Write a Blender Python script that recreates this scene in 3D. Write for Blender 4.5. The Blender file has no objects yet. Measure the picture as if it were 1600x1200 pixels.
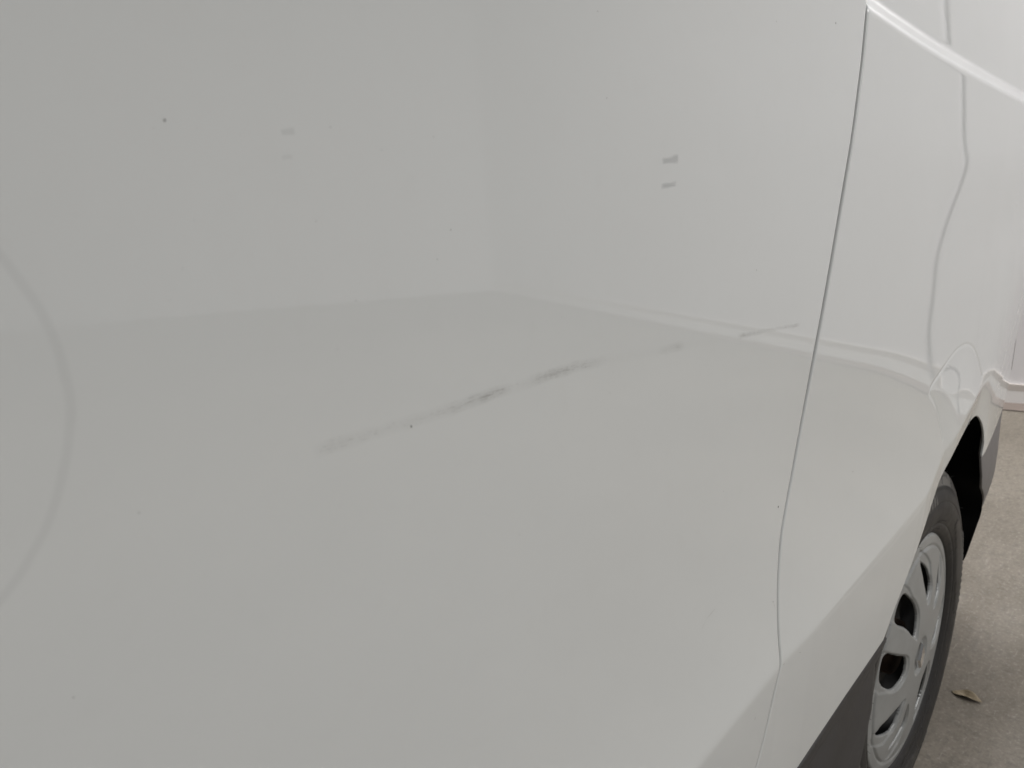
import bpy, bmesh, math, random
import numpy as np
from mathutils import Vector, Matrix

S = bpy.context.scene
# ------------------------------------------------------------------ camera, world, lamps, exposure
cd = bpy.data.cameras.new('camera'); cam = bpy.data.objects.new('camera', cd)
S.collection.objects.link(cam); S.camera = cam
FW, RT, UP = Vector((0.6956, 0.6555, -0.29404)), Vector((0.6683, -0.74059, -0.07)), Vector((0.26365, 0.14782, 0.95323))
m3 = Matrix((RT, UP, -FW)).transposed()
cam.matrix_world = Matrix.Translation((0, 0, 1.27)) @ m3.to_4x4()
cd.sensor_width = 36.0; cd.lens = 36.0 * 1230 / 1600; cd.clip_start = 0.02; cd.clip_end = 200
cd.dof.use_dof = True; cd.dof.focus_distance = 0.80; cd.dof.aperture_fstop = 13.0

W = bpy.data.worlds.new('World'); S.world = W; W.use_nodes = True
bg = W.node_tree.nodes['Background']
bg.inputs['Color'].default_value = (0.985, 0.995, 1.0, 1); bg.inputs['Strength'].default_value = 0.125

def area_lamp(name, loc, target, sx, sy, power, col):
    l = bpy.data.lights.new(name, 'AREA'); l.shape = 'RECTANGLE'; l.size = sx; l.size_y = sy
    l.energy = power; l.color = col
    o = bpy.data.objects.new(name, l); S.collection.objects.link(o); o.location = loc
    o.rotation_euler = (Vector(target) - Vector(loc)).to_track_quat('-Z', 'Y').to_euler()
    return o
area_lamp('unseen_overhead_lamp', (3.7, 1.0, 2.95), (3.6, 0.6, 0), 1.0, 1.6, 108, (1.0, 0.99, 0.98))  # added lamp out of view, brightens the wall ahead and the floor before it
area_lamp('unseen_overhead_lamp', (1.8, -2.3, 2.95), (1.8, -2.0, 0), 2.8, 1.2, 78, (1.0, 0.99, 0.98))
area_lamp('unseen_overhead_lamp', (0.6, -4.2, 2.95), (0.6, -4.2, 0), 1.3, 2.4, 26, (1.0, 0.99, 0.98))  # added lamp out of view, lifts the angled wall on the right
S.view_settings.view_transform = 'Standard'; S.view_settings.look = 'None'
S.view_settings.exposure = 0.25; S.view_settings.gamma = 1.0
S.cycles.max_bounces = 8; S.cycles.use_denoising = True

# ------------------------------------------------------------------ helpers
ROOT = np.array((1.0, 0.285, 0.0))          # the van's base point on the floor
def link(o, parent=None):
    S.collection.objects.link(o)
    if parent is not None: o.parent = parent
    return o
def mesh_obj(name, verts, faces, mat, parent=None, smooth=True, origin=None):
    """verts in world metres; stored relative to origin"""
    v = np.asarray(verts, float)
    if origin is not None: v = v - np.asarray(origin)
    me = bpy.data.meshes.new(name); me.from_pydata(v.tolist(), [], faces if isinstance(faces, list) else faces.tolist())
    me.update()
    if smooth: me.polygons.foreach_set('use_smooth', np.ones(len(me.polygons), bool))
    if mat: me.materials.append(mat)
    return link(bpy.data.objects.new(name, me), parent)
def box(lo, hi):
    x0, y0, z0 = lo; x1, y1, z1 = hi
    v = [(x0,y0,z0),(x1,y0,z0),(x1,y1,z0),(x0,y1,z0),(x0,y0,z1),(x1,y0,z1),(x1,y1,z1),(x0,y1,z1)]
    f = [(3,2,1,0),(4,5,6,7),(0,1,5,4),(1,2,6,5),(2,3,7,6),(3,0,4,7)]
    return v, f
def grid_faces(n, m, keep=None, wrap=False):
    """n rows x m columns of vertices -> quads"""
    idx = np.arange(n * m).reshape(n, m)
    if wrap: idx = np.concatenate([idx, idx[:, :1]], 1)
    q = np.stack([idx[:-1, :-1], idx[:-1, 1:], idx[1:, 1:], idx[1:, :-1]], -1).reshape(-1, 4)
    return q if keep is None else q[keep.reshape(-1)]
def tagged(o, label, cat, group=None):
    o['label'] = label; o['category'] = cat
    if group: o['group'] = group
    return o
def empty(name, loc, label, cat):
    o = bpy.data.objects.new(name, None); link(o); o.location = loc; o.empty_display_size = .1
    return tagged(o, label, cat)

# ------------------------------------------------------------------ materials
class NT:
    def __init__(s, name):
        s.m = bpy.data.materials.new(name); s.m.use_nodes = True; s.t = s.m.node_tree
        s.b = s.t.nodes['Principled BSDF']
    def n(s, ty, **kw):
        x = s.t.nodes.new(ty)
        for k, v in kw.items(): setattr(x, k, v)
        return x
    def l(s, a, b): s.t.links.new(a, b)
    def val(s, sock, v):
        if hasattr(v, 'node'): s.l(v, sock)
        else: sock.default_value = v
    def math(s, op, a, b=0.0, c=None, clamp=False):
        x = s.n('ShaderNodeMath', operation=op, use_clamp=clamp)
        s.val(x.inputs[0], a); s.val(x.inputs[1], b)
        if c is not None: s.val(x.inputs[2], c)
        return x.outputs[0]
    def ss(s, v, lo, hi, a=0.0, b=1.0):
        x = s.n('ShaderNodeMapRange', interpolation_type='SMOOTHSTEP')
        s.val(x.inputs['Value'], v); s.val(x.inputs['From Min'], lo); s.val(x.inputs['From Max'], hi)
        s.val(x.inputs['To Min'], a); s.val(x.inputs['To Max'], b); return x.outputs[0]
    def noise(s, vec, scale, detail=3, rough=.5, dim='3D'):
        x = s.n('ShaderNodeTexNoise', noise_dimensions=dim); s.l(vec, x.inputs['Vector'])
        x.inputs['Scale'].default_value = scale; x.inputs['Detail'].default_value = detail; x.inputs['Roughness'].default_value = rough
        return x.outputs['Fac']
    def mix(s, fac, a, b):
        x = s.n('ShaderNodeMix', data_type='RGBA'); s.val(x.inputs[0], fac)
        s.val(x.inputs[6], a if hasattr(a, 'node') else (*a, 1)); s.val(x.inputs[7], b if hasattr(b, 'node') else (*b, 1))
        return x.outputs[2]
    def obj(s): return s.n('ShaderNodeTexCoord').outputs['Object']
    def mapv(s, vec, scale=(1,1,1), rot=(0,0,0), loc=(0,0,0)):
        x = s.n('ShaderNodeMapping'); s.l(vec, x.inputs['Vector'])
        x.inputs['Scale'].default_value = scale; x.inputs['Rotation'].default_value = rot; x.inputs['Location'].default_value = loc
        return x.outputs[0]
    def bump(s, h, strength, dist):
        x = s.n('ShaderNodeBump'); s.l(h, x.inputs['Height']); x.inputs['Strength'].default_value = strength
        x.inputs['Distance'].default_value = dist; s.l(x.outputs[0], s.b.inputs['Normal'])

PAINT = (0.70, 0.714, 0.704)
def paint(name, scratch=False):
    k = NT(name); co = k.obj()
    k.b.inputs['IOR'].default_value = 1.72
    sep = k.n('ShaderNodeSeparateXYZ'); k.l(co, sep.inputs[0])
    X, Z = sep.outputs['X'], sep.outputs['Z']
    # faint film of dust
    d = k.noise(co, 3.0, 5, .6); d2 = k.noise(co, 42.0, 4, .65)
    dust = k.math('MULTIPLY', k.ss(d, .42, .75), .5); dust = k.math('ADD', dust, k.math('MULTIPLY', k.ss(d2, .5, .8), .35))
    col = k.mix(k.math('MULTIPLY', dust, .10), PAINT, (.50, .47, .43))
    rough = k.math('ADD', .012, k.math('MULTIPLY', dust, .03))
    if scratch:
        pts = [(0.1733,1.1466,0),(0.180,1.1463,.55),(0.191,1.1454,.5),(0.213,1.1438,.38),(0.228,1.1428,.35),(0.2545,1.1412,.55),(0.2829,1.1408,.95),(0.2955,1.1402,.8),(0.304,1.139,.3),(0.314,1.1386,.3),
               (0.325,1.1386,.65),(0.3368,1.1382,.95),(0.3611,1.1367,.75),(0.383,1.1342,.5),(0.395,1.133,.12),(0.450,1.1245,.10),(0.4629,1.1231,.5),(0.482,1.1206,.8),(0.489,1.1197,.15),(0.50,1.118,.08),(0.570,1.1075,.08),
               (0.578,1.1066,.9),(0.603,1.1035,.8),(0.6268,1.1005,.6),(0.665,1.0950,.7),(0.688,1.0918,.95),(0.6945,1.0909,0)]
        x0, x1 = .16, .71
        ramp = k.n('ShaderNodeValToRGB'); cr = ramp.color_ramp
        # centre line and strength along the scratch, kept as two ramps
        t = k.math('DIVIDE', k.math('SUBTRACT', X, x0 - 1.0), x1 - x0)
        def mkramp(vals):
            r = k.n('ShaderNodeValToRGB'); c = r.color_ramp; c.interpolation = 'LINEAR'
            while len(c.elements) > 1: c.elements.remove(c.elements[-1])
            c.elements[0].position = 0; c.elements[0].color = (vals[0][1],) * 3 + (1,)
            for p, v in vals:
                e = c.elements.new(min(max(p, .001), .999)); e.color = (v, v, v, 1)
            k.l(t, r.inputs[0]); return r.outputs[0]
        zr = mkramp([((p[0]-x0)/(x1-x0), (p[1]-1.08)/.08) for p in pts])
        ir = mkramp([((p[0]-x0)/(x1-x0), p[2]) for p in pts])
        zc = k.math('ADD', k.math('MULTIPLY', zr, .08), 1.08)
        dz = k.math('SUBTRACT', Z, zc)
        cmb = k.n('ShaderNodeCombineXYZ'); k.l(X, cmb.inputs[0]); k.l(dz, cmb.inputs[1]); uv = cmb.outputs[0]
        f1 = k.noise(k.mapv(uv, (90, 2200, 1)), 1.0, 4, .6, '2D'); f2 = k.noise(k.mapv(uv, (560, 2100, 1), loc=(3, 7, 0)), 1.0, 3, .65, '2D')
        w = k.math('MULTIPLY', k.ss(X, -.50, -.36, .0040, .0022), k.math('ADD', .6, k.math('MULTIPLY', k.noise(k.mapv(co, (45, 0, 0)), 1.0, 2), .8)))
        off = k.math('MULTIPLY', k.math('SUBTRACT', k.noise(k.mapv(co, (70, 0, 0), loc=(5, 0, 0)), 1.0, 2), .5), .0028)
        prof = k.math('SUBTRACT', 1.0, k.math('DIVIDE', k.math('ABSOLUTE', k.math('ADD', dz, off)), w), clamp=True)
        prof = k.math('POWER', prof, .65)
        E = k.math('MULTIPLY', prof, k.math('MULTIPLY', ir, k.ss(k.noise(k.mapv(co, (130, 0, 0), loc=(9, 0, 0)), 1.0, 3), .25, .65, .6, 1.05)))
        sN = k.math('ADD', k.math('MULTIPLY', f1, .62), k.math('MULTIPLY', f2, .38))
        T = k.math('SUBTRACT', .645, k.math('MULTIPLY', E, .20))
        lines = k.math('MULTIPLY', k.ss(k.math('SUBTRACT', sN, T), 0.0, .09), k.ss(E, .04, .25))
        mask = k.math('ADD', k.math('MULTIPLY', lines, .50), k.math('MULTIPLY', E, .18), clamp=True)
        col = k.mix(mask, col, (.17, .165, .155))
        rough = k.math('ADD', rough, k.math('MULTIPLY', mask, .6), clamp=True)
        # dull residue marks left by tape: (x, z, half width, half height, strength)
        def rect(cx, cz, hw, hh, s, slope=0.0):
            nz = k.math('MULTIPLY', k.math('SUBTRACT', k.noise(co, 160.0, 2), .5), .0022)
            ax = k.math('ABSOLUTE', k.math('ADD', k.math('SUBTRACT', X, cx - 1.0), nz))
            az = k.math('ABSOLUTE', k.math('ADD', k.math('SUBTRACT', k.math('SUBTRACT', Z, cz), k.math('MULTIPLY', k.math('SUBTRACT', X, cx - 1.0), slope)), nz))
            return k.math('MULTIPLY', k.math('MULTIPLY', k.ss(ax, hw*1.12, hw*.85), k.ss(az, hh*1.35, hh*.65)), s)
        tot = None
        for a in ((.4700, 1.2506, .0075, .0019, .42), (.4782, 1.2508, .0035, .0026, .42), (.4697, 1.2349, .0085, .0014, .40), (.1847, 1.2798, .0030, .0012, .18), (.1829, 1.2705, .0024, .0009, .11)):
            v = rect(*a); tot = v if tot is None else k.math('MAXIMUM', tot, v)
        # soft ring of darker, duller paint at the rear of the door
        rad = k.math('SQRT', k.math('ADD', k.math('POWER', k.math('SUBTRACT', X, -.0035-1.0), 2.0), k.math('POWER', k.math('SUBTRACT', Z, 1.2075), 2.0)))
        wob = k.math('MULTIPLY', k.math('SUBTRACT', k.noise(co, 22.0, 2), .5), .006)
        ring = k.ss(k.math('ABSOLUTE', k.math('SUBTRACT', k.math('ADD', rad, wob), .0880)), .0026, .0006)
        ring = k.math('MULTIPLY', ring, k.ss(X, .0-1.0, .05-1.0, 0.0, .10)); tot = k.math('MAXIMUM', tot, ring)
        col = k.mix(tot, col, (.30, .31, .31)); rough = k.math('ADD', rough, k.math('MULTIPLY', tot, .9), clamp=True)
    k.val(k.b.inputs['Base Color'], col); k.val(k.b.inputs['Roughness'], rough)
    k.bump(k.noise(co, 260.0, 2), .015, .0005)       # orange peel
    return k.m
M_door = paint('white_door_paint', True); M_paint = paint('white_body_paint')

def plain(name, col, rough, metal=0.0, var=0.0, vs=30.0, bump=0.0, spec=None):
    k = NT(name); co = k.obj()
    if var:
        n = k.noise(co, vs, 5, .6)
        c = k.mix(k.ss(n, .3, .7), tuple(c*(1-var) for c in col), tuple(min(1, c*(1+var)) for c in col)); k.l(c, k.b.inputs['Base Color'])
        k.l(k.ss(n, .25, .75, rough*.85, min(1, rough*1.15)), k.b.inputs['Roughness'])
        if bump: k.bump(k.noise(co, vs*12, 3), bump, .0008)
    else:
        k.b.inputs['Base Color'].default_value = (*col, 1); k.b.inputs['Roughness'].default_value = rough
    k.b.inputs['Metallic'].default_value = metal
    if spec is not None: k.b.inputs['Specular IOR Level'].default_value = spec
    return k.m
M_clad = plain('grained_black_plastic', (.040, .038, .038), .55, var=.18, vs=9, bump=.25)
M_bumper = plain('grained_grey_plastic', (.17, .16, .155), .6, var=.08, vs=12, bump=.2)
M_liner = plain('black_felt_liner', (.006, .006, .006), .95, spec=.1)
M_gap = plain('black_seam_rubber', (.02, .02, .02), .8)
M_chip = plain('exposed_primer_black', (.035, .032, .03), .7)
M_steel = plain('black_painted_steel', (.016, .016, .016), .6, var=.3, vs=30)
M_rust = plain('rusty_brown_iron', (.13, .085, .06), .8, var=.35, vs=40)
M_cover = plain('silver_painted_plastic', (.285, .29, .285), .34, metal=.15, var=.10, vs=26)
M_chrome = plain('chrome', (.75, .74, .74), .12, metal=1.0)
def tyre_mat():
    k = NT('dusty_black_rubber'); co = k.obj()
    n = k.noise(co, 9.0, 6, .62); n2 = k.noise(co, 90.0, 4, .65)
    at = k.n('ShaderNodeAttribute', attribute_name='raised').outputs['Fac']     # dust sits on the raised rubber
    d = k.math('MULTIPLY', at, k.ss(n, .30, .62, .12, 1.0))
    c = k.mix(d, (.014, .0135, .0135), (.16, .152, .14)); c = k.mix(k.math('MULTIPLY', k.ss(n2, .5, .75), .10), c, (.10, .094, .085))
    k.l(c, k.b.inputs['Base Color']); k.l(k.ss(n, .3, .7, .40, .62), k.b.inputs['Roughness'])
    k.bump(n2, .2, .001); return k.m
M_tyre = tyre_mat()
def concrete():
    k = NT('trowelled_concrete'); co = k.obj()
    n1 = k.noise(co, 1.1, 6, .6); n2 = k.noise(k.mapv(co, (1.6, 7.0, 1), (0, 0, .5)), 1.6, 6, .62); n3 = k.noise(co, 34.0, 6, .72); n4 = k.noise(k.mapv(co, (2.0, 30.0, 1), (0, 0, .35)), 1.2, 5, .7)
    c = k.mix(k.ss(n1, .32, .68), (.155, .134, .105), (.236, .208, .170))
    c = k.mix(k.math('MULTIPLY', k.ss(n2, .42, .72), .32), c, (.155, .135, .112))
    c = k.mix(k.math('MULTIPLY', k.ss(n3, .46, .66), .60), c, (.125, .107, .088))
    c = k.mix(k.math('MULTIPLY', k.ss(n4, .58, .75), .16), c, (.33, .31, .28))
    n5 = k.noise(co, 105.0, 5, .75); n6 = k.noise(k.mapv(co, (14.0, 230.0, 1), (0, 0, -.28)), 1.0, 3, .6); n7 = k.noise(k.mapv(co, (200.0, 11.0, 1), (0, 0, .5)), 1.0, 3, .6)
    c = k.mix(k.math('MULTIPLY', k.ss(n5, .50, .66), .42), c, (.105, .090, .072))
    c = k.mix(k.math('MULTIPLY', k.ss(n5, .47, .33), .45), c, (.36, .335, .30))
    c = k.mix(k.math('MULTIPLY', k.ss(n6, .63, .74), .45), c, (.38, .355, .32))
    c = k.mix(k.math('MULTIPLY', k.ss(n7, .64, .76), .40), c, (.10, .086, .07))
    k.l(c, k.b.inputs['Base Color']); k.l(k.ss(n2, .3, .7, .55, .8), k.b.inputs['Roughness'])
    h = k.math('ADD', k.math('ADD', k.math('MULTIPLY', n4, .5), n3), n5); k.bump(h, .35, .0018); return k.m
M_floor = concrete()
M_wall = plain('white_painted_plaster', (.82, .805, .82), .6, var=.012, vs=2)
M_skirt = plain('white_gloss_skirting', (.86, .85, .835), .4, var=.01, vs=3)
M_trim = plain('beige_trim', (.60, .56, .525), .6, var=.06, vs=6)
M_edge = plain('pinkish_floor_edging', (.21, .172, .150), .6, var=.10, vs=7)
M_dark = plain('dark_wall_joint', (.10, .10, .10), .8)
def leaf_mat():
    k = NT('dry_leaf_brown'); co = k.obj(); n = k.noise(co, 90.0, 5, .6)
    k.l(k.mix(k.ss(n, .35, .65), (.20, .158, .098), (.31, .255, .175)), k.b.inputs['Base Color']); k.b.inputs['Roughness'].default_value = .7
    k.bump(n, .4, .002); return k.m
M_leaf = leaf_mat()

# ------------------------------------------------------------------ the setting: floor and walls
v = [(-30, -30, 0), (30, -30, 0), (30, 30, 0), (-30, 30, 0)]
fl = mesh_obj('floor', v, [(0, 1, 2, 3)], M_floor, smooth=False); fl['kind'] = 'structure'

WN = np.array((.974, .225)); WN = WN / np.linalg.norm(WN); WT = np.array((WN[1], -WN[0])); WD = 3.95   # wall plane, tangent runs to the right
def wall_piece(name, s0, s1, setback, label, skirt0=None):
    """a stretch of wall between positions s0..s1 along its own foot line, with skirting and trim"""
    o = WN * (WD + setback)
    def P(s, n, z): return (*(o + WT * s + WN * n), z)
    def slab(a, b, n0, n1, z0, z1):
        v = [P(a,n0,z0),P(b,n0,z0),P(b,n1,z0),P(a,n1,z0),P(a,n0,z1),P(b,n0,z1),P(b,n1,z1),P(a,n1,z1)]
        return v, [(0,1,2,3),(7,6,5,4),(4,5,1,0),(5,6,2,1),(6,7,3,2),(7,4,0,3)]
    og = P((s0+s1)/2, 0, 0)
    w = mesh_obj(name, *slab(s0, s1, 0, .15, 0, 3.1), M_wall, smooth=False, origin=og); w.location = og
    tagged(w, label, 'wall')
    a = s0 if skirt0 is None else skirt0
    def part(nm, sl, mt):
        p = mesh_obj(nm, *sl, mt, parent=w, smooth=False, origin=og)
        return p
    part('skirting_board', slab(a, s1, -.012, -.0005, .001, .060), M_skirt)
    part('trim_strip', slab(a, s1, -.0125, -.0005, .0605, .090), M_trim)
    return w
# foot-line positions measured from the point of the plane nearest the camera
S_JAMB = 1.42
wall_piece('wall', S_JAMB + .010, 5.35, 0.0, 'long white wall on the open side of its joint, white skirting along the concrete floor')
wall_piece('wall', -6.0, S_JAMB - .010, .008, 'white wall ahead of the van, with white skirting and beige trim at its foot')
v, f = box((-.0095, 0, 0), (.0095, .1, 3.1))
j = WN * (WD + .07) + WT * S_JAMB
ang = math.atan2(WT[1], WT[0])
jo = mesh_obj('wall_joint', v, f, M_dark, smooth=False); jo.location = (*j, 0); jo.rotation_euler.z = ang
tagged(jo, 'dark vertical joint between the two white wall sections', 'joint')
# angled wall closing the room on the right
c0 = WN * WD + WT * 5.35; dirw = np.array((-.72, -.69)); dirw /= np.linalg.norm(dirw); nrm = np.array((-dirw[1], dirw[0]))
if nrm @ (-c0) > 0: nrm = -nrm
def Q(s, n, z): return (*(c0 + dirw * s + nrm * n), z)
v = [Q(0,0,0),Q(8,0,0),Q(8,.15,0),Q(0,.15,0),Q(0,0,3.1),Q(8,0,3.1),Q(8,.15,3.1),Q(0,.15,3.1)]
f = [(0,1,2,3),(7,6,5,4),(4,5,1,0),(5,6,2,1),(6,7,3,2),(7,4,0,3)]
sw = mesh_obj('wall', v, f, M_wall, smooth=False, origin=Q(4,0,0)); sw.location = Q(4,0,0)
tagged(sw, 'white wall meeting the long wall at the far corner of the room', 'wall')
# pinkish edging strip of the floor along the wall
o = WN * WD
v = [(*(o + WT*a + WN*n), .004) for a, n in ((-6, -.11), (5.2, -.11), (5.2, .015), (-6, .015))]
es = mesh_obj('floor_edging', v, [(0, 1, 2, 3)], M_edge, smooth=False); es['kind'] = 'structure'

# ------------------------------------------------------------------ van body surface y(x, z)
def sm(t): t = np.clip(t, 0, 1); return t*t*(3-2*t)
def table(xs, ys, w=.05):
    """piecewise-linear table rounded over a window w"""
    g = np.linspace(xs[0]-3*w, xs[-1]+3*w, 1500); v = np.interp(g, xs, ys)
    h = g[1]-g[0]; n = max(3, int(w/h)); k = np.exp(-np.linspace(-2, 2, 2*n+1)**2); k /= k.sum()
    v = np.convolve(np.pad(v, n, mode='edge'), k, 'valid')
    return lambda q: np.interp(q, g, v)
def softplus(t, k): return k*np.logaddexp(0, t/k)
def fillet(t, r): return np.where(t > r, t, np.where(t < -r, 0, (t+r)**2/(4*r)))
def crease_z(x): return np.interp(x, [.48,.646,.77,.976,1.09,1.15,1.219,1.407,1.5,1.7], [.757,.760,.752,.744,.747,.763,.789,.818,.818,.80])
def sd_poly(x, z, P):
    """signed distance (inside positive) to closed polygon"""
    d = np.full(x.shape, 1e9); ins = np.zeros(x.shape, bool)
    n = len(P)
    for i in range(n):
        ax, az = P[i]; bx, bz = P[(i+1) % n]
        ex, ez = bx-ax, bz-az
        t = np.clip(((x-ax)*ex + (z-az)*ez)/(ex*ex+ez*ez+1e-12), 0, 1)
        d = np.minimum(d, np.hypot(x-ax-t*ex, z-az-t*ez))
        c = ((az > z) != (bz > z)) & (x < (bx-ax)*(z-az)/(bz-az+1e-12) + ax); ins ^= c
    return np.where(ins, d, -d)
def smooth_poly(P, it=2):
    P = np.array(P, float)
    for _ in range(it):
        Qn = np.roll(P, -1, 0); P = np.stack([.75*P+.25*Qn, .25*P+.75*Qn], 1).reshape(-1, 2)
    return P
FLARE = smooth_poly([(1.235,.700),(1.219,.780),(1.194,.838),(1.167,.879),(1.129,.9026),(1.2046,.9168),(1.2716,.929),(1.3432,.9219),(1.4025,.892),(1.4501,.8416),(1.4590,.8228),(1.475,.70)], 2)
ARC = np.array([(.050,1.29),(.0692,1.267),(.0774,1.2581),(.0814,1.248),(.0837,1.2373),(.0851,1.2221),(.0857,1.2087),(.0847,1.1977),(.0809,1.1873),(.0732,1.1736),(.0643,1.1605),(.0555,1.1477),(.0493,1.1375),(.0384,1.1228),(.020,1.098),(-.01,1.06)])
def sd_line(x, z, P):
    d = np.full(x.shape, 1e9)
    for (ax, az), (bx, bz) in zip(P[:-1], P[1:]):
        ex, ez = bx-ax, bz-az
        t = np.clip(((x-ax)*ex + (z-az)*ez)/(ex*ex+ez*ez), 0, 1)
        d = np.minimum(d, np.hypot(x-ax-t*ex, z-az-t*ez))
    return d
def prof(x, z):
    zc = crease_z(x); q = z - zc
    U = lambda h: .016*(1-(1-np.clip((h-.755)/.245, 0, 1))**2.5)
    r = .006
    p = np.where(q > 0, U(z), U(zc) + .07*np.maximum(-q, 0))
    p = p + np.where(np.abs(q) < r, .16*(r-np.abs(q))**2/(4*r), 0)          # rounded fold
    k = sm((x-1.40)/.20)                     # the fold dies out towards the front corner
    return p*(1-k) + k*(.006+.010*sm((z-.82)/.35))
T_m = table([.3,.6,.81,1.0,1.2,1.4], [5.5,5.95,6.23,6.6,7.2,8.0], .12); T_x0 = table([.76,1.02], [1.15,1.45], .12)
def front(x, z):
    m = 1/T_m(z); x0 = T_x0(z)
    t = np.clip((z-.75)/.25, 0, 1); y0 = .27 + np.where(z > .75, .016*(1-(1-t)**2), .03*(.75-z))
    a = m*m/(4*np.maximum(y0-m*x0, .02))
    d = np.maximum(x-x0, 0)
    tw = sm((z-1.06)/.15)*.015 - sm((1.06-z)/.2)*.004*sm((z-.60)/.25)
    return a*d*d - tw*softplus(x-1.08, .03)
BX, BZ = [.5,.820,.846,.949,1.1416,1.3036,1.582,2.3], [1.43,1.405,1.3675,1.3492,1.3227,1.3011,1.2668,1.17]
BW = ([.5,.82,.95,1.14,1.29,1.56,2.3], [.012,.022,.0235,.0215,.0220,.0200,.016])
PB = np.polyfit([.832,.949,1.1416,1.3036,1.582], [1.3675,1.3492,1.3227,1.3011,1.2668], 2); T_bz = lambda q: np.polyval(PB, q)
PS = np.polyfit([.997,1.157,1.23,1.38,1.67], [1.231,1.217,1.208,1.1895,1.151], 2); T_zs = lambda q: np.polyval(PS, q)
def yf(x, z):
    x = np.asarray(x, float); z = np.asarray(z, float)
    y = .27 + prof(x, z) + front(x, z)
    # shoulder band facing up
    d = z - np.where(x < .834, np.interp(x, BX, BZ), T_bz(x)); w = .0216
    y = y + 0.66*(fillet(d, .0048) - fillet(d-w, .0045)) + .02*fillet(d-w, .004)
    # soft swage on the fender
    zs = T_zs(x)
    y = y + .045*softplus(z-zs, .006)*sm((x-.30)/.75)*(z < 1.5)
    # flare over the wheel
    sd = sd_poly(x, z, FLARE); s = sm((sd+.012)/.08)
    zc = crease_z(x)
    g = np.where(z > zc, -.0004-.034*np.maximum(.93-z, 0), 0)
    gb = -.0004-.034*np.maximum(.93-zc, 0)
    g = np.where(z > zc, g, np.minimum(gb + .06*(zc-z), 0))
    y = y + s*g + .0007*np.exp(-(sd/.0022)**2)*(z > zc + .02)
    return y
SEAM = np.array([(.85,1.75),(.85,1.48),(.834,1.3714),(.8228,1.3189),(.8060,1.265),(.7844,1.2014),(.7649,1.1432),(.7485,1.0963),(.728,1.0438),(.7074,.991),(.6888,.9443),(.6741,.9131),(.6629,.8875),(.6542,.8506),(.6481,.8123),(.6453,.786),(.6437,.7623),(.6345,.7349),(.6257,.7022),(.6162,.6736),(.6094,.6587),(.58,.56)])
zz = np.linspace(.5, 1.8, 1301); sx = np.interp(zz, SEAM[::-1, 1], SEAM[::-1, 0]); kk = np.hanning(31); kk /= kk.sum()
sx = np.concatenate([sx[:15], np.convolve(sx, kk, 'valid'), sx[-15:]])
def seam_x(z): return np.interp(z, zz, sx)
def gap(z): return np.interp(z, [.85, 1.05], [.0065, .0105])
HEM = [(0.0008,.0002),(.0016,.0007),(.0022,.0015),(.0025,.0026),(.0026,.006),(.0026,.030)]      # (sideways, inward) rolled edge
def sill_z(x): return np.interp(x, [.4,.7347,.8717,1.0104], [.556,.5638,.5715,.5739])

HEM_LOW = [(.0007,.0002),(.0012,.0006),(.0014,.0014),(.0012,.0035)]
van = empty('panel_van', ROOT.tolist(), 'white panel van with scuffed front door, grey plastic bumper and silver wheel trim', 'van')
def panel(name, X, Z, mat, extra_left=False, extra_right=False, bottom=True, bottom_y=HEM_LOW, top=True):
    """X, Z: rows x cols in the surface; hems added along chosen borders"""
    Y = yf(X, Z)
    rows = [np.stack([X, Y, Z], -1)]
    G = rows[0]
    if extra_right:
        add = [np.stack([G[:, -1, 0]+a, G[:, -1, 1]+b, G[:, -1, 2]], -1) for a, b in HEM]
        G = np.concatenate([G, np.stack(add, 1)], 1)
    if extra_left:
        add = [np.stack([G[:, 0, 0]-a, G[:, 0, 1]+b, G[:, 0, 2]], -1) for a, b in HEM][::-1]
        G = np.concatenate([np.stack(add, 1), G], 1)
    if bottom:
        t = np.gradient(G[0], axis=0); t[:, 1] = 0; t /= np.linalg.norm(t, axis=1)[:, None]+1e-9
        nx, nz = t[:, 2], -t[:, 0]                       # pointing out of the sheet at its lower border
        add = [np.stack([G[0, :, 0]+nx*a, G[0, :, 1]+b, G[0, :, 2]+nz*a], -1) for a, b in bottom_y][::-1]
        G = np.concatenate([np.stack(add, 0), G], 0)
    if top:
        add = [np.stack([G[-1, :, 0], G[-1, :, 1]+b, G[-1, :, 2]+a], -1) for a, b in ((.004,.004),(.010,.016),(.013,.03),(.03,.5),(.03,1.6))]
        G = np.concatenate([G, np.stack(add, 0)], 0)
    n, m, _ = G.shape
    return mesh_obj(name, G.reshape(-1, 3), grid_faces(n, m), mat, parent=van, origin=ROOT)
# door: rows by height, columns from rear edge to seam
xs_ = np.concatenate([np.linspace(-.75, .0, 60)[:-1], np.linspace(.0, .12, 110)[:-1], np.linspace(.12, .60, 150)]); u = (xs_+.75)/(.60+.75)
v_ = np.concatenate([np.linspace(0, .30, 130)[:-1], np.linspace(.30, .70, 250)[:-1], np.linspace(.70, 1, 90)])
Xb = -.75 + u*(.62+.75); Z = sill_z(Xb)[None, :] + v_[:, None]*(1.70 - sill_z(Xb)[None, :])
X = -.75 + u[None, :]*(seam_x(Z)-gap(Z)/2+.75)
door = panel('front_door', X, Z, M_door, extra_right=True)
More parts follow.
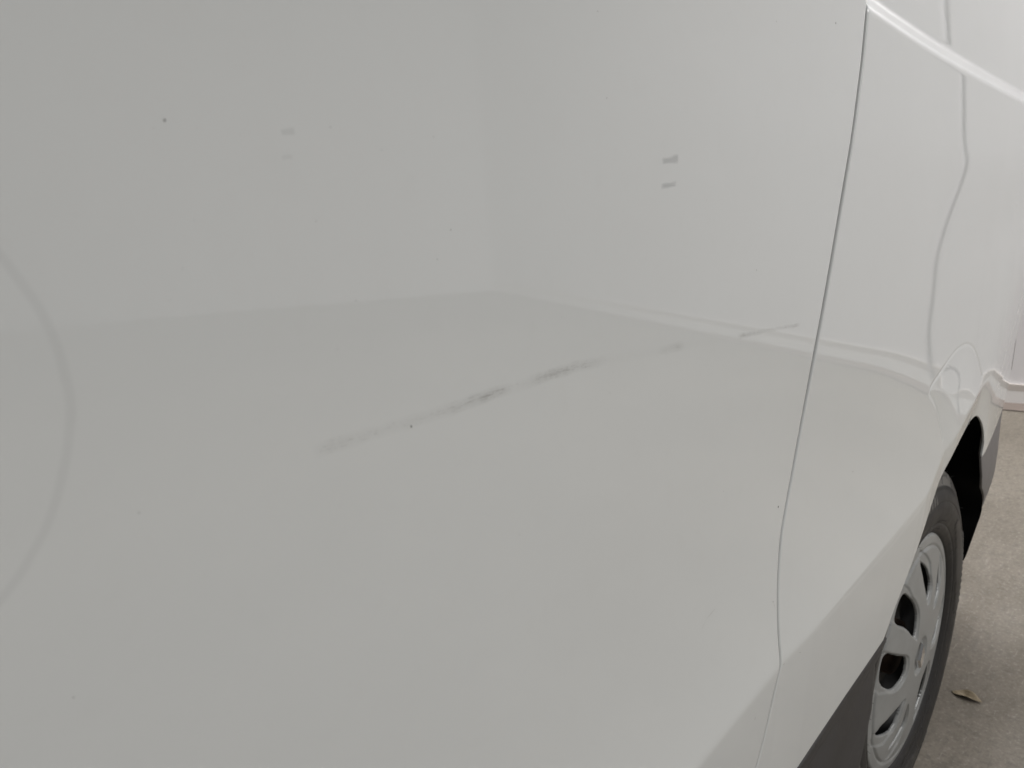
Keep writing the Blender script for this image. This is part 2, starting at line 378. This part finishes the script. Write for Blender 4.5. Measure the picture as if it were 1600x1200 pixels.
# fender: lower border follows sill, arch and bumper joint
ARCH = np.array([(1.0104,.5739),(1.022,.583),(1.040,.606),(1.0752,.634),(1.1219,.675),(1.1709,.7097),(1.2239,.7415),(1.2985,.7634),(1.3414,.7703),(1.387,.7725),(1.4412,.7690),(1.4834,.7586),(1.5291,.7311),(1.560,.700),(1.570,.680),(1.5715,.664),(1.5720,.650)])
def smooth_curve(P, n=400, it=3):
    P = np.array(P, float)
    for _ in range(it):
        Qa = .75*P[:-1]+.25*P[1:]; Qb = .25*P[:-1]+.75*P[1:]
        P = np.concatenate([P[:1], np.stack([Qa, Qb], 1).reshape(-1, 2), P[-1:]])
    return P
AC = smooth_curve(ARCH)
def low_z(x):
    z = np.where(x < 1.0104, sill_z(x), np.interp(x, AC[:, 0], AC[:, 1]))
    return np.where(x > 1.572, np.interp(x, [1.572,1.65,1.80,2.0,2.3], [.650,.651,.654,.65,.64]), z)
xf = np.concatenate([np.linspace(.60, 1.0, 130)[:-1], np.linspace(1.0, 1.5, 250)[:-1], np.linspace(1.5, 1.57, 90)[:-1], np.linspace(1.57, 2.3, 120)])
vf = np.concatenate([np.linspace(0, .45, 230)[:-1], np.linspace(.45, 1.0, 210)])
uf = (xf-.60)/(2.3-.60); X = np.repeat(xf[None, :], len(vf), 0)
for _ in range(8):
    Z = low_z(X) + vf[:, None]*(1.46-low_z(X))
    xl = seam_x(Z)+gap(Z)/2; X = xl + uf[None, :]*(2.3-xl)
fender = panel('front_fender', X, Z, M_paint, extra_left=True)
# thin grey strip along the fender's outline as seen from the camera
zg = np.linspace(.66, 1.25, 120); xg = np.linspace(1.55, 2.28, 600); G = []
for z in zg:
    yy = yf(xg, np.full_like(xg, z)); i0 = int(np.argmin(yy/xg)); x0 = xg[min(i0, 560)]
    xs = x0 + np.array([-.02, -.012, .0, .03, .08, .14]); ys = yf(xs, np.full_like(xs, z)) - np.array([-.001, .0006, .0012, .0013, .0012, -.002])
    G.append(np.stack([xs, ys, np.full_like(xs, z)], -1))
G = np.stack(G); mesh_obj('fender_outline_strip', G.reshape(-1, 3), grid_faces(*G.shape[:2]), M_bumper, parent=van, origin=ROOT)
# dark rubber at the back of the door gap
zg = np.linspace(.57, 1.72, 200); G = []
for z in zg:
    x = float(seam_x(z)); y = float(yf(np.array([x]), np.array([z]))[0]) + .018
    G.append([(x-.010, y, z), (x+.010, y, z)])
mesh_obj('door_seal', np.array(G).reshape(-1, 3), grid_faces(len(zg), 2), M_gap, parent=van, origin=ROOT)
# sill cladding: black moulding below the white panels
def cladding():
    xe = np.array([(.5739,1.0150),(.56,1.036),(.52,1.052),(.46,1.058),(.40,1.045),(.36,1.02),(.25,.97)])   # (z, front end x)
    prof_ = [(.006,.030),(.0025,.012),(.0025,.004),(.0035,.0005),(-.004,-.0005),(-.040,.010),(-.072,.020),(-.076,.0208),(-.082,.0205),(-.15,.0195),(-.25,.0195),(-.30,.030),(-.31,.10)]
    us = np.linspace(0, 1, 160); G = []
    for dz, dy in prof_:
        zc = .572+dz
        xend = float(np.interp(-zc, -xe[:, 0], xe[:, 1]))
        x = -.75 + us*(xend+.75)
        z = sill_z(np.minimum(x, 1.01)) + dz - .0015
        y = yf(np.minimum(x, 1.01), np.full_like(x, .575)) + dy
        G.append(np.stack([x, y, z], -1))
    G = np.stack(G)
    add = [np.stack([G[:, -1, 0]+a, G[:, -1, 1]+b, G[:, -1, 2]], -1) for a, b in ((.002,.0005),(.004,.003),(.004,.05))]
    G = np.concatenate([G, np.stack(add, 1)], 1)
    return mesh_obj('sill_cladding', G.reshape(-1, 3), grid_faces(G.shape[0], G.shape[1]), M_clad, parent=van, origin=ROOT)
cladding()
# front bumper, unpainted grey plastic
def bumper():
    lv = [  # z, rear edge x, y ; silhouette ratio
        (.70,1.575,None,5.95),(.655,1.569,None,5.95),(.644,1.570,None,5.95),(.605,1.582,.2908,5.83),(.5723,1.6024,.2932,5.835),(.55,1.640,.2975,5.84),(.52,1.690,.3040,5.825),(.505,1.712,.3075,5.79),(.490,1.730,.3110,5.72),(.467,1.745,.3155,5.60),(.445,1.76,.3215,5.50)]
    us = np.concatenate([np.linspace(0, 1, 80)**1.2])
    G = []
    for z, xl, yl, rho in lv:
        x = xl + us*(2.3-xl)
        if yl is None: y = yf(x, np.full_like(x, z)) + (.003 if z > .65 else .0012)
        else:
            yt = .318; xt = yt*rho
            c = (yl-yt-(xl-xt)/rho)/(xl-xt)**2
            y = yt + (x-xt)/rho + c*(x-xt)**2
        G.append(np.stack([x, y, np.full_like(x, z)], -1))
    g = G[-1].copy(); g[:, 1] += .02; g[:, 2] -= .006; G.append(g); g = g.copy(); g[:, 1] += .3; G.append(g)
    G = np.stack(G)
    add = [np.stack([G[:, 0, 0]-a, G[:, 0, 1]+b, G[:, 0, 2]], -1) for a, b in ((.0008,.0006),(.001,.0025),(.001,.004))][::-1]
    G = np.concatenate([np.stack(add, 1), G], 1)
    # refine vertically for a smooth shell
    o = mesh_obj('front_bumper', G.reshape(-1, 3), grid_faces(G.shape[0], G.shape[1]), M_bumper, parent=van, origin=ROOT)
    return o
bumper()
# wheel-arch liner
def liner():
    P = smooth_curve([(.99,.22),(.985,.45),(1.0,.60),(1.04,.66),(1.12,.735),(1.25,.795),(1.38,.800),(1.50,.770),(1.585,.70),(1.605,.64),(1.615,.58),(1.690,.52),(1.725,.465),(1.71,.415),(1.72,.36),(1.725,.315),(1.78,.27)], it=2)
    yl = np.interp(P[:, 1], [.27,.315,.36,.415,.465,.52,.58,.65], [.36,.343,.329,.3185,.3105,.3065,.300,.296])
    yl = np.where(P[:, 0] < 1.45, np.interp(P[:, 1], [.60, .70], [.325, .288]), yl)
    ys = [0, .004, .06, .15, .30]
    G = np.stack([np.stack([P[:, 0], yl+d, P[:, 1]], -1) for d in ys])
    n, m, _ = G.shape
    V = G.reshape(-1, 3).tolist(); F = grid_faces(n, m).tolist()
    c = len(V); V.append((1.35, .60, .45)); last = (n-1)*m
    F += [(last+i, last+i+1, c) for i in range(m-1)]
    mesh_obj('wheel_arch_liner', V, F, M_liner, parent=van, origin=ROOT)
liner()
# inner body shell, keeps daylight out of the seams
v, f = box((-.74, .34, .40), (.93, 1.85, 1.66)); mesh_obj('inner_shell', v, f, M_gap, parent=van, smooth=False, origin=ROOT)
v, f = box((1.80, .62, .30), (2.28, 1.85, 1.40)); mesh_obj('inner_shell', v, f, M_gap, parent=van, smooth=False, origin=ROOT)
v, f = box((.93, .64, .30), (1.80, 1.85, 1.40)); mesh_obj('inner_shell', v, f, M_gap, parent=van, smooth=False, origin=ROOT)

# stone chips and specks of dirt in the paint: (x, z, size mm)
CH = [(.1355,1.2856,.75),(.1919,1.2438,.42),(.2678,1.2308,.55),(.2294,1.1405,.65),(.2066,1.2073,.35),(.6571,.922,1.1),(.8515,.8866,.7),(.7529,1.3489,.8),(.3962,1.3363,.45),(.2622,1.2745,.38),(.2051,1.2808,.33),(.0977,1.1487,.55),(.0619,1.0901,.5),(.1247,1.2233,.3),(.6024,1.1562,.6),(.1311,1.2831,.25),(.1466,1.2826,.25),(.1636,1.2797,.25),(.1394,1.2502,.3),(.1316,1.2337,.3),(.4021,1.2903,.4),(.2307,1.2704,.3),(.6305,1.3436,.5),(.2572,1.218,.35),(.1935,1.1884,.3),(.3949,1.1104,.3),(.6395,.8299,.7),(.6895,.7571-.01,.6),(.35,1.17,.25),(.44,1.19,.3),(.52,1.22,.3),(.30,1.05,.25),(.42,1.0,.3),(.55,.98,.35),(.48,.90,.3),(.95,1.0,.4),(1.02,1.12,.4),(.90,1.22,.4)]
rnd = random.Random(7); V, F = [], []
for x, z, s in CH:
    n = 7; b = len(V); s *= .001*(.72 if x < .2 else 1)*(.62 if s < .56 else 1); a0 = rnd.random()*6; lean = rnd.uniform(-.4, .4)
    pts = []
    for i in range(n):
        a = a0+i*2*math.pi/n; r = s*rnd.uniform(.55, 1.15); px = x+r*math.cos(a)*.9; pz = z+r*math.sin(a)*1.35+lean*r*math.cos(a)
        pts.append((px, pz))
    ys = yf(np.array([p[0] for p in pts]+[x]), np.array([p[1] for p in pts]+[z]))
    for (px, pz), y in zip(pts, ys): V.append((px, y-.00012, pz))
    V.append((x, ys[-1]-.00025, z)); F += [(b+i, b+(i+1) % n, b+n) for i in range(n)]
ch = mesh_obj('paint_chips', V, F, M_chip, parent=van, origin=ROOT); ch['kind'] = 'stuff'
# fine hairline scratches low on the door and beside the gap
V, F = [], []
for a, b, w in (((.5329,.8786),(.5161,.8765),.0004), ((.516,.876),(.506,.8705),.0003), ((.592,.7319),(.5905,.729),.0018), ((.640,.829),(.6425,.822),.0007), ((.648,.757),(.652,.7565),.0009)):
    k0 = len(V); n = 8
    for i in range(n+1):
        t = i/n; x = a[0]+(b[0]-a[0])*t; z = a[1]+(b[1]-a[1])*t; h = w*math.sin(math.pi*min(max(t, .05), .95))*.5
        y = float(yf(np.array([x, .3]), np.array([z, 1.0]))[0]); V += [(x, y-.0002, z-h), (x, y-.0002, z+h)]
    F += [(k0+2*i, k0+2*i+2, k0+2*i+3, k0+2*i+1) for i in range(n)]
hs = mesh_obj('hairline_scratches', V, F, plain('exposed_grey_undercoat', (.36,.36,.35), .6), parent=van, origin=ROOT); hs['kind'] = 'stuff'

# ------------------------------------------------------------------ front wheel
HUB = np.array((1.349, .331, .335))
def polar(prof_rows, nseg):
    """rows of (r(theta) array or float, y) -> verts rel. hub; theta from +x towards +z"""
    th = np.linspace(0, 2*np.pi, nseg, endpoint=False); G = []
    for r, y in prof_rows:
        r = np.broadcast_to(r, th.shape); yy = np.broadcast_to(y, th.shape)
        G.append(np.stack([r*np.cos(th), yy, r*np.sin(th)], -1))
    return np.stack(G), th
G, th = polar([(.06,.045),(.075,.040),(.10,.055),(.15,.060),(.185,.050),(.205,.030),(.212,.014),(.218,.006),(.222,.010),(.214,.03),(.20,.06),(.195,.17)], 96)
wheel = mesh_obj('wheel', G.reshape(-1, 3), grid_faces(G.shape[0], 96, wrap=True), M_steel, parent=van); wheel.location = HUB-ROOT
# brake drum behind the trim
G, _ = polar([(.001,.018),(.045,.018),(.050,.022),(.052,.060),(.14,.064),(.15,.072),(.152,.14)], 64)
mesh_obj('brake_disc', G.reshape(-1, 3), grid_faces(G.shape[0], 64, wrap=True), M_rust, parent=wheel)
# tyre
NS = 840
def tyre():
    prof_ = [(.213,.022),(.216,.008),(.224,-.002),(.232,-.007),(.236,-.0085),(.239,-.0082),(.2405,-.0068),(.242,-.0088),(.252,-.0125),(.262,-.0145),(.272,-.0150),(.280,-.0140),(.2815,-.0122),(.283,-.0138),(.292,-.0118),(.300,-.0092),(.3015,-.0072),(.303,-.0080),(.310,-.0052),(.317,-.0020),(.323,.0005),(.329,.0030),(.3345,.0065),(.339,.0120),(.3425,.022),(.3445,.040),(.345,.075),(.345,.13),(.342,.18),(.33,.205),(.28,.22),(.215,.19)]
    th = np.linspace(0, 2*np.pi, NS, endpoint=False); rows = []; ats = []
    base = np.array(prof_)
    # resample so relief has enough rings
    dd = np.r_[0, np.cumsum(np.hypot(*np.diff(base, axis=0).T))]
    tt = np.concatenate([np.linspace(0, dd[27], 120)[:-1], dd[27:]])
    prof_ = np.stack([np.interp(tt, dd, base[:, 0]), np.interp(tt, dd, base[:, 1])], 1)
    for r, y in prof_:
        rr = np.full(NS, r); yy = np.full(NS, y); at = np.zeros(NS)
        if .306 < r < .3449 and y < .06:              # tread blocks running over the shoulder, curved grooves
            ph = (th*52/(2*np.pi) + 26*(r-.306)) % 1.0; ph2 = (th*26/(2*np.pi) + 13*(r-.306)+.25) % 1.0
            lim = .312 + .010*(np.floor((th*52/(2*np.pi) + 26*(r-.306))) % 2)
            g = ((ph > .36) & (ph < .56) & (r > lim)) | ((np.abs(r-.3275) < .0016) & (ph2 < .55))
            rr = rr - g*.0045*(r > .325); yy = yy + g*.0032
            at = np.where(g, 0, .9*(r > .309) * (r < .343))
        if .282 < r < .3035:                           # raised bars and arcs on the sidewall
            ph = (th*120/(2*np.pi) + 30*(r-.282)) % 1.0; grp = np.sin(4*th+.9) > .35
            bars = (ph > .4) & grp & (r > .285) & (r < .300)
            yy = yy - .0016*bars; at = np.where(bars, .9, .06)
        if .243 < r < .281:                            # broad raised shapes
            e = np.sin(3*th+.7); arcs = (e > .1) & (r > .247+.01*(1-e)) & (r < .276-.006*(1-e))
            yy = yy - .0014*arcs; at = np.where(arcs, .38, .03)
        rows.append((rr, yy)); ats.append(at)
    G, _ = polar(rows, NS)
    G[..., 2] = np.maximum(G[..., 2], -HUB[2]+.0005)   # flat where it stands
    o = mesh_obj('tyre', G.reshape(-1, 3), grid_faces(G.shape[0], NS, wrap=True), M_tyre, parent=wheel)
    a = o.data.attributes.new('raised', 'FLOAT', 'POINT'); a.data.foreach_set('value', np.stack(ats).reshape(-1).astype(np.float32))
    return o
tyre()
# rubber hairs standing off the tyre shoulder
V, F = [], []; rnd = random.Random(3)
for i in range(150):
    a = rnd.random()*2*math.pi; r = rnd.choice((.334, .342, .318, .246, .230)); 
    yb = {.334:.006, .342:.020, .318:-.002, .246:-.0105, .230:-.006}[r]
    c = np.array((r*math.cos(a), yb, r*math.sin(a)))
    if c[2] < -.325: continue
    out = np.array((math.cos(a), 0, math.sin(a))); d = out*(.9 if r > .33 else .25)*1.0 + np.array((0, -1.0 if r < .33 else -.45, 0)) + np.array([rnd.uniform(-.35, .35) for _ in range(3)])
    d /= np.linalg.norm(d); L = rnd.uniform(.004, .008); w = .00042
    e1 = np.cross(d, (0, .3, 1)); e1 /= np.linalg.norm(e1); e2 = np.cross(d, e1); b = len(V)
    for q, ww in ((c-d*.001, w), (c+d*L, w*.6)):
        for j in range(3):
            t = j*2*math.pi/3; V.append(tuple(q+ww*(e1*math.cos(t)+e2*math.sin(t))))
    F += [(b+j, b+(j+1) % 3, b+3+(j+1) % 3, b+3+j) for j in range(3)] + [(b+3, b+4, b+5)]
hr = mesh_obj('tyre_hairs', V, F, M_steel, parent=wheel); hr['kind'] = 'stuff'
# wheel trim with eight windows
def pol(L): return [(r*math.cos(math.radians(a)), r*math.sin(math.radians(a))) for r, a in L]
HOLES = [pol(h) for h in (
    [(.190,92),(.172,83),(.158,75),(.138,66),(.120,63),(.096,73),(.115,79),(.150,87)],
    [(.183,116),(.150,111),(.125,106),(.099,104),(.072,115),(.070,124),(.128,128),(.178,134),(.186,126)],
    [(.184,150),(.130,152),(.088,152),(.076,163),(.080,176),(.100,180),(.130,178),(.180,167),(.188,158)],
    [(.086,-143),(.105,-138),(.130,-136),(.150,-142),(.185,-160),(.178,-165),(.145,-160),(.115,-154)],
    [(.092,-122),(.105,-110),(.132,-103),(.152,-110),(.175,-124),(.168,-130),(.140,-121),(.115,-118)],
    [(.178,46),(.160,38),(.143,31),(.110,33),(.095,42),(.120,44),(.155,49)],
    [(.178,6),(.150,6),(.100,-2),(.080,-14),(.100,-20),(.140,-18),(.180,-8)],
    [(.180,-55),(.130,-42),(.095,-40),(.080,-58),(.092,-74),(.130,-78),(.178,-72)])]
HOLES = [smooth_poly(h, 2) for h in HOLES]
HOLES = [h.mean(0)+(h-h.mean(0))*1.08 for h in HOLES]
def trim():
    rs = np.concatenate([np.linspace(.002, .06, 22)[:-1], np.linspace(.06, .196, 92)[:-1], np.linspace(.196, .224, 26)])
    ns = 560; th = np.linspace(0, 2*np.pi, ns, endpoint=False)
    R, T = np.meshgrid(rs, th, indexing='ij'); x, z = R*np.cos(T), R*np.sin(T)
    y = -.020*(1-(R/.224)**2)
    y = y + .006*sm((R-.213)/.011)**2 + .0030*np.exp(-((R-.1985)/.003)**2)          # rolled lip and the groove inside it
    y = y + .006*(1-sm((R-.032)/.004))                                              # badge well
    d = np.full(R.shape, -1e9)
    for h in HOLES: d = np.maximum(d, sd_poly(x, z, h))
    dr = np.full(R.shape, -1e9)
    for h in HOLES:
        hc = h.mean(0); rad = np.hypot(h[:, 0], h[:, 1]); out = np.where(rad > .15, np.minimum(1.10, .203/rad), 1.0)
        dr = np.maximum(dr, sd_poly(x, z, h*out[:, None]+(h-hc)*np.array((.10, .10))))
    y = y + .0026*sm(dr/.003+.5) + .0010*np.exp(-np.maximum(-d, 0)/.0012)
    mid = lambda A: .25*(A[:-1, :]+A[1:, :]+np.roll(A, -1, 1)[:-1, :]+np.roll(A, -1, 1)[1:, :])
    keep = mid(d) < 0
    front_ = np.stack([x, y, z], -1)
    o = mesh_obj('wheel_cover', front_.reshape(-1, 3), grid_faces(len(rs), ns, keep=keep, wrap=True), M_cover, parent=wheel)
    bm = bmesh.new(); bm.from_mesh(o.data); bmesh.ops.delete(bm, geom=[q for q in bm.verts if not q.link_faces], context='VERTS')
    # walls of the windows
    be = [e for e in bm.edges if e.is_boundary]
    r = bmesh.ops.extrude_edge_only(bm, edges=be)
    for q in r['geom']:
        if isinstance(q, bmesh.types.BMVert): q.co.y += .004
    bmesh.ops.recalc_face_normals(bm, faces=bm.faces); bm.to_mesh(o.data); bm.free()
    for p in o.data.polygons: p.use_smooth = True
    return o
trim()
# chrome badge: a hollow upright diamond in its well
def badge():
    out = [(0,.027),(.0165,0),(0,-.027),(-.0165,0)]; inn = [(0,.0135),(.0075,0),(0,-.0135),(-.0075,0)]
    V = []; 
    for pts, y in ((out,-.0125),(out,-.0185),([(a*.72+b*.28, c*.72+d*.28) for (a,c),(b,d) in zip(out,inn)],-.0225),(inn,-.0195),(inn,-.0125)): V += [(px, y, pz) for px, pz in pts]
    F = []
    for k in range(4):
        for i in range(4): F.append((k*4+i, k*4+(i+1) % 4, k*4+4+(i+1) % 4, k*4+4+i))
    mesh_obj('wheel_badge', V, F, M_chrome, parent=wheel, smooth=False)
badge()

# ------------------------------------------------------------------ dry leaf on the floor
def leaf():
    c = np.array((1.735, .300, .004)); a = np.array((1.737, .328)); b = np.array((1.733, .273))
    ax = (b-a)/np.linalg.norm(b-a); pr = np.array((-ax[1], ax[0])); L = .062; n, m = 24, 9; G = []
    for i in range(n):
        t = i/(n-1); w = .0150*math.sin(math.pi*min(1, t*1.0))**.75*(1-.25*t) + .0004
        row = []
        for j in range(m):
            s = -1+2*j/(m-1)
            q = c[:2] + ax*(t-.5)*L + pr*(s*w + .003*math.sin(t*3.1))
            z = .0015 + .0075*(abs(s)**1.5)*math.sin(math.pi*t) + .004*t*t + .0012*math.sin(9*t+3*s)
            row.append((q[0], q[1], z))
        G.append(row)
    G = np.array(G)
    o = mesh_obj('dry_leaf', G.reshape(-1, 3), grid_faces(n, m), M_leaf, origin=(c[0], c[1], 0)); o.location = (c[0], c[1], 0)
    md = o.modifiers.new('thickness', 'SOLIDIFY'); md.thickness = .0004
    tagged(o, 'small dry curled tan leaf on the concrete beside the front wheel', 'leaf')
leaf()
